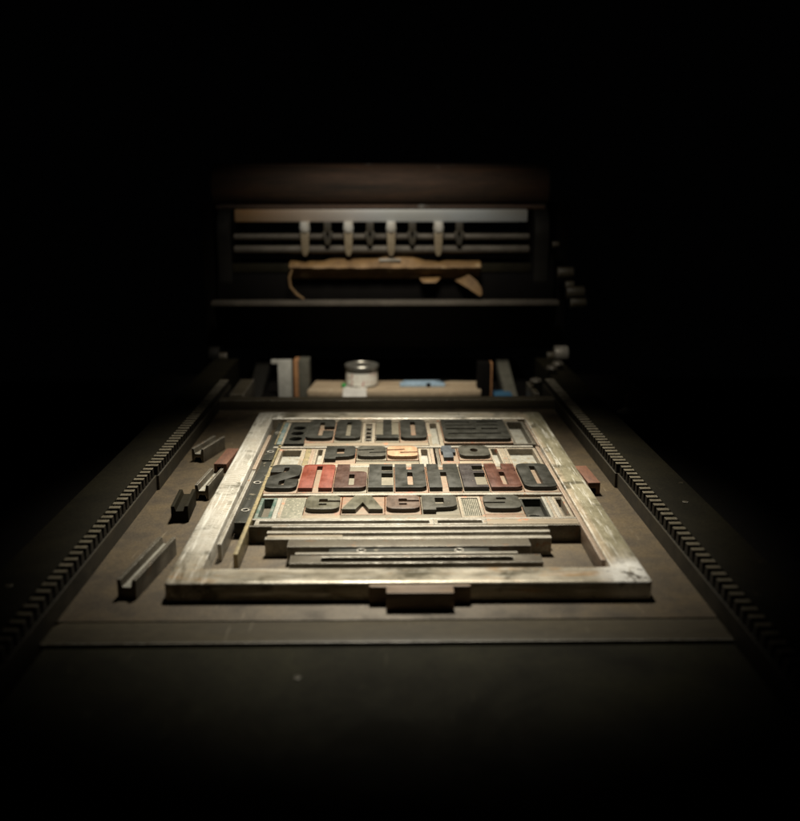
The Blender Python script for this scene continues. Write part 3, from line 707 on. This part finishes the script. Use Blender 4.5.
pb = MB(); pb.box(25, 112, 1680, 1702, -13, -6.6, 2.6); pb.box(32, 106, 1684, 1700, -7, -3.4, 1.6, rz=.03); pb.build('cloth', 'pale_blue', pen)
pt = MB(); pt.box(76, 84, 1679, 1703, -13, -5.6, 1.2); pt.box(80, 120, 1688, 1694, -5.6, -2.6, 1, ry=-.12); pt.build('tie', 'black', pen)
# upright planks behind the stop bar
a = MB(); a.plate([fillet([(-208, 1695), (-182, 1695), (-182, 1707), (-208, 1707)], 2)], -36, 37, .8); a.box(-221, -208.3, 1696, 1706, 30, 37, .6)
tag(a.build('plank', 'plank_white'), 'whitish upright plank with a small side ledge, behind the left of the stop bar', 'plank')
g_ = thing('plank', (-149, 1690, -36), 'dark grey upright plank with an orange front edge beside the whitish plank', 'plank')
MB().box(-169, -149, 1696, 1740, -36, 36, .8).build('board', 'plank_grey', g_)
MB().box(-178, -169.3, 1695, 1735, -36, 36.5, .6).build('edge', 'plank_edge', g_)
g_ = thing('plank', (184, 1690, -36), 'blackish upright plank with thin rusty edge at the right of the board', 'plank')
MB().box(172, 196, 1662, 1690, -36, 37, .8).build('board', 'black', g_)
MB().box(196.3, 199.5, 1664, 1688, -36, 36.6, .4).build('edge', 'plank_edge', g_)
q = MB(); q.box(204, 238, 1660, 1700, -36, -24, .6)
tag(q.build('blue_box', 'blue_card'), 'small flat blue box beside the blackish plank behind the bed', 'box')
q = MB(); q.box(226, 250, 1655, 1830, -36, -10, .8, rz=.0, rx=.28)
tag(q.build('sloping_plank', 'plank_grey'), 'sloping grey green plank at the right behind the stop bar', 'plank')
q = MB(); q.box(-268, -240, 1650, 1850, -36, -14, .8, rx=.28)
tag(q.build('sloping_plank', 'iron_dim'), 'sloping dark plank at the left behind the stop bar', 'plank')

# ------------------------------------------------------------------ carriage with impression cylinder
car = thing('press_carriage', (0, 1850, 29), 'dark press carriage with impression cylinder, grippers and rusty drum above the far end', 'press carriage')
MB().cyl((-330, 1880, 160), 108, 660, 'X', 72, bev=2).build('impression_cylinder', 'black', car)
MB().prism([(1800, 42), (1812, 40), (1756, 136), (1742, 136)], -334, 332, axis='X', bev=1).build('guard_plate', 'black', car)
MB().box(-336, 333, 1728, 1756, 137, 145.5, 1.2).build('guard_rail', 'roller', car)
MB().box(-300, 285, 1775, 1800, 196, 214, 2).build('clamp_bar', 'iron_rail', car)
# tympan packing wrapped over the clamp bar, torn edges drooping
def packing_mesh():
    rnd = random.Random(5); bm = bmesh.new(); rows = []
    for k in range(29):
        x = -186 + k * 368 / 28
        j = [rnd.uniform(-1, 1) for _ in range(6)]
        up = 4.5 if -118 < x < 70 else 0.
        up += 4 if -8 < x < 60 else 0.
        pts = [(1780, 182), (1764, 190 + j[0]), (1741 + j[1], 208 + j[2]), (1745 + j[1], 213 + j[3]), (1756 + j[4], 217 + j[5] + up), (1800, 221 + up), (1800, 217)]
        rows.append([bm.verts.new((x, y, z)) for y, z in pts])
    n = len(rows[0])
    for p, q in zip(rows, rows[1:]):
        for k in range(n): bm.faces.new((p[k], p[(k + 1) % n], q[(k + 1) % n], q[k]))
    bm.faces.new(rows[0][::-1]); bm.faces.new(rows[-1])
    bmesh.ops.recalc_face_normals(bm, faces=bm.faces)
    mb = MB(); mb._merge(bm); return mb
pk = packing_mesh()
packing = pk.build('packing_sheet', 'paper_tan', car)
pk = MB(); pk.box(-14, 28, 1746, 1752, 219, 224, 1, rx=-.5); pk.build('paper_edge', 'type_pale', packing)
st = MB(); st.tube([(-180, 1745, 207), (-186, 1740, 190), (-184, 1738, 172), (-172, 1736, 158), (-158, 1732, 149)], [1.6, 2.6, 2.4, 2.8, 1.4]); st.build('torn_strip', 'paper_tan', packing)
def ribbon(path, across, t=1.4):
    """thin curling strip: centre points, half-width vectors"""
    bm = bmesh.new(); rows = []
    for (x, y, z), (wx, wz) in zip(path, across):
        rows.append([bm.verts.new(c) for c in ((x - wx, y, z - wz), (x + wx, y, z + wz), (x + wx, y + t, z + wz), (x - wx, y + t, z - wz))])
    for p, q in zip(rows, rows[1:]):
        for k in range(4): bm.faces.new((p[k], p[(k + 1) % 4], q[(k + 1) % 4], q[k]))
    bm.faces.new(rows[0][::-1]); bm.faces.new(rows[-1])
    bmesh.ops.recalc_face_normals(bm, faces=bm.faces)
    mb = MB(); mb._merge(bm); return mb
ribbon([(142, 1764, 190), (154, 1750, 184), (167, 1742, 175), (177, 1738, 165), (183, 1737, 156)], [(9, 8), (9, 8), (8, 7), (6, 5), (2, 2)]).build('torn_strip', 'paper_tan', packing)
ribbon([(86, 1766, 191), (85, 1755, 187), (84, 1748, 183), (83, 1746, 179)], [(20, 1), (20, 1), (17, .5), (12, 0)]).build('torn_strip', 'paper_tan', packing)
# rods and gripper bar
MB().cyl((-292, 1766, 265), 6.5, 568, 'X', 24).build('rod', 'roller', car)
MB().cyl((-292, 1766, 241), 8, 568, 'X', 24).build('rod', 'roller', car)
MB().box(-290, 272, 1762, 1778, 293, 317, 4).build('gripper_rail', 'rail_tint', car)
for x in (-155, -72, 9.5, 100):
    g = MB(); g.lathe((0, 0, 0), [(1, 0), (7, 1), (10, 5), (10, 11), (7, 15), (1, 16)], 20)
    bmesh.ops.transform(g.bm, matrix=Matrix.Translation((x, 1759, 282)) @ Matrix.Rotation(math.pi / 2, 4, 'X'), verts=g.bm.verts)
    g.box(x - 9, x + 9, 1747, 1763, 272, 294, 2.5)
    gr = g.build('gripper', 'gripper', car)
    h = MB(); h.prism([(x - 8, 274), (x + 8, 274), (x + 7, 240), (x + 3, 230), (x - 3, 230), (x - 7, 240)], 1747, 1757, bev=.8); h.build('gripper_finger', 'gripper_low', gr)
for x in (-112, -31, 50, 140):
    h = MB(); h.box(x - 7, x + 7, 1750, 1758, 274, 294, 2)
    h.box(x - 7, x - 1, 1750, 1758, 250, 276, 1, ry=-.25); h.box(x + 1, x + 7, 1750, 1758, 250, 276, 1, ry=.25)
    h.build('gripper_spring', 'iron_rack', car)
def plate_(x0, x1):
    MB().prism(fillet([(1772, 170, 20), (1880, 120), (1990, 180), (1990, 330, 20), (1830, 336, 40), (1768, 300, 60)], 8), x0, x1, axis='X', bev=3).build('side_plate', 'iron_dim', car)
plate_(-326, -300); plate_(288, 316)
MB().cyl((-340, 1850, 358), 46, 660, 'X', 64, bev=2).build('drum', 'drum', car)
MB().cyl((-330, 1800, 320), 5, 640, 'X', 24).build('rod', 'drum', car)
for x, y, z, r, l in ((322, 1765, 250, 6, 12), (334, 1765, 196, 11, 30), (350, 1762, 172, 8, 16), (352, 1760, 158, 12, 34), (360, 1758, 138, 10, 30)):
    MB().cyl((x, y, z), r, l, 'X', 24, bev=1.5).build('knob', 'iron_bar', car)
for x0, ln in ((336, 26), (-352, 20)):
    w_ = MB().cyl((x0, 1775, 34), 16, ln, 'X', 36, bev=1.5).build('bearing_wheel', 'steel' if x0 > 0 else 'iron_dim', car)
    MB().cyl((x0 + (-14 if x0 > 0 else ln), 1775, 30), 8, 14, 'X', 24, bev=1).build('axle', 'iron_bar', w_)
for x0 in (-362, 336):
    MB().box(x0, x0 + 24, 1800, 1960, 40, 330, 4).build('side_frame', 'black', car)

# ------------------------------------------------------------------ light, world, camera
w = bpy.data.worlds.new('World'); SC.world = w; w.use_nodes = True
bg = w.node_tree.nodes['Background']; bg.inputs[0].default_value = (.9, .95, 1, 1); bg.inputs[1].default_value = .0003

def area(name, loc, target, sx, sy, power, spread, col):
    l = bpy.data.lights.new(name, 'AREA'); l.shape = 'RECTANGLE'; l.size = sx * S; l.size_y = sy * S
    l.energy = power; l.color = col; l.spread = math.radians(spread)
    o = bpy.data.objects.new(name, l); COL.objects.link(o)
    o.location = Vector(loc) * S
    d = Vector(target) - Vector(loc)
    o.rotation_euler = d.to_track_quat('-Z', 'Y').to_euler()
    return o
area('bench_lamp', (12, 1290, 1170), (6, 1010, 0), 140, 220, 2.95, 36, (1, .925, .76))
area('carriage_fill', (0, 1180, 900), (0, 1690, 100), 300, 160, .80, 43, (1, .93, .80))  # added unseen fill light for the carriage and the shelf behind the bed

cam = bpy.data.cameras.new('camera'); co = bpy.data.objects.new('camera', cam); COL.objects.link(co)
cam.sensor_fit = 'HORIZONTAL'; cam.sensor_width = 36; cam.lens = 40.5
cam.clip_start = .02; cam.clip_end = 60
co.location = (0, 0, .353)
co.rotation_euler = (math.radians(90 - 13.766), 0, math.radians(-.8656))
cam.dof.use_dof = True; cam.dof.focus_distance = 1.06; cam.dof.aperture_fstop = 3.3
SC.camera = co
SC.view_settings.view_transform = 'Standard'; SC.view_settings.look = 'None'
SC.view_settings.exposure = 0; SC.view_settings.gamma = 1; SC.view_settings.use_curve_mapping = False
SC.render.engine = 'CYCLES'
SC.cycles.use_denoising = True
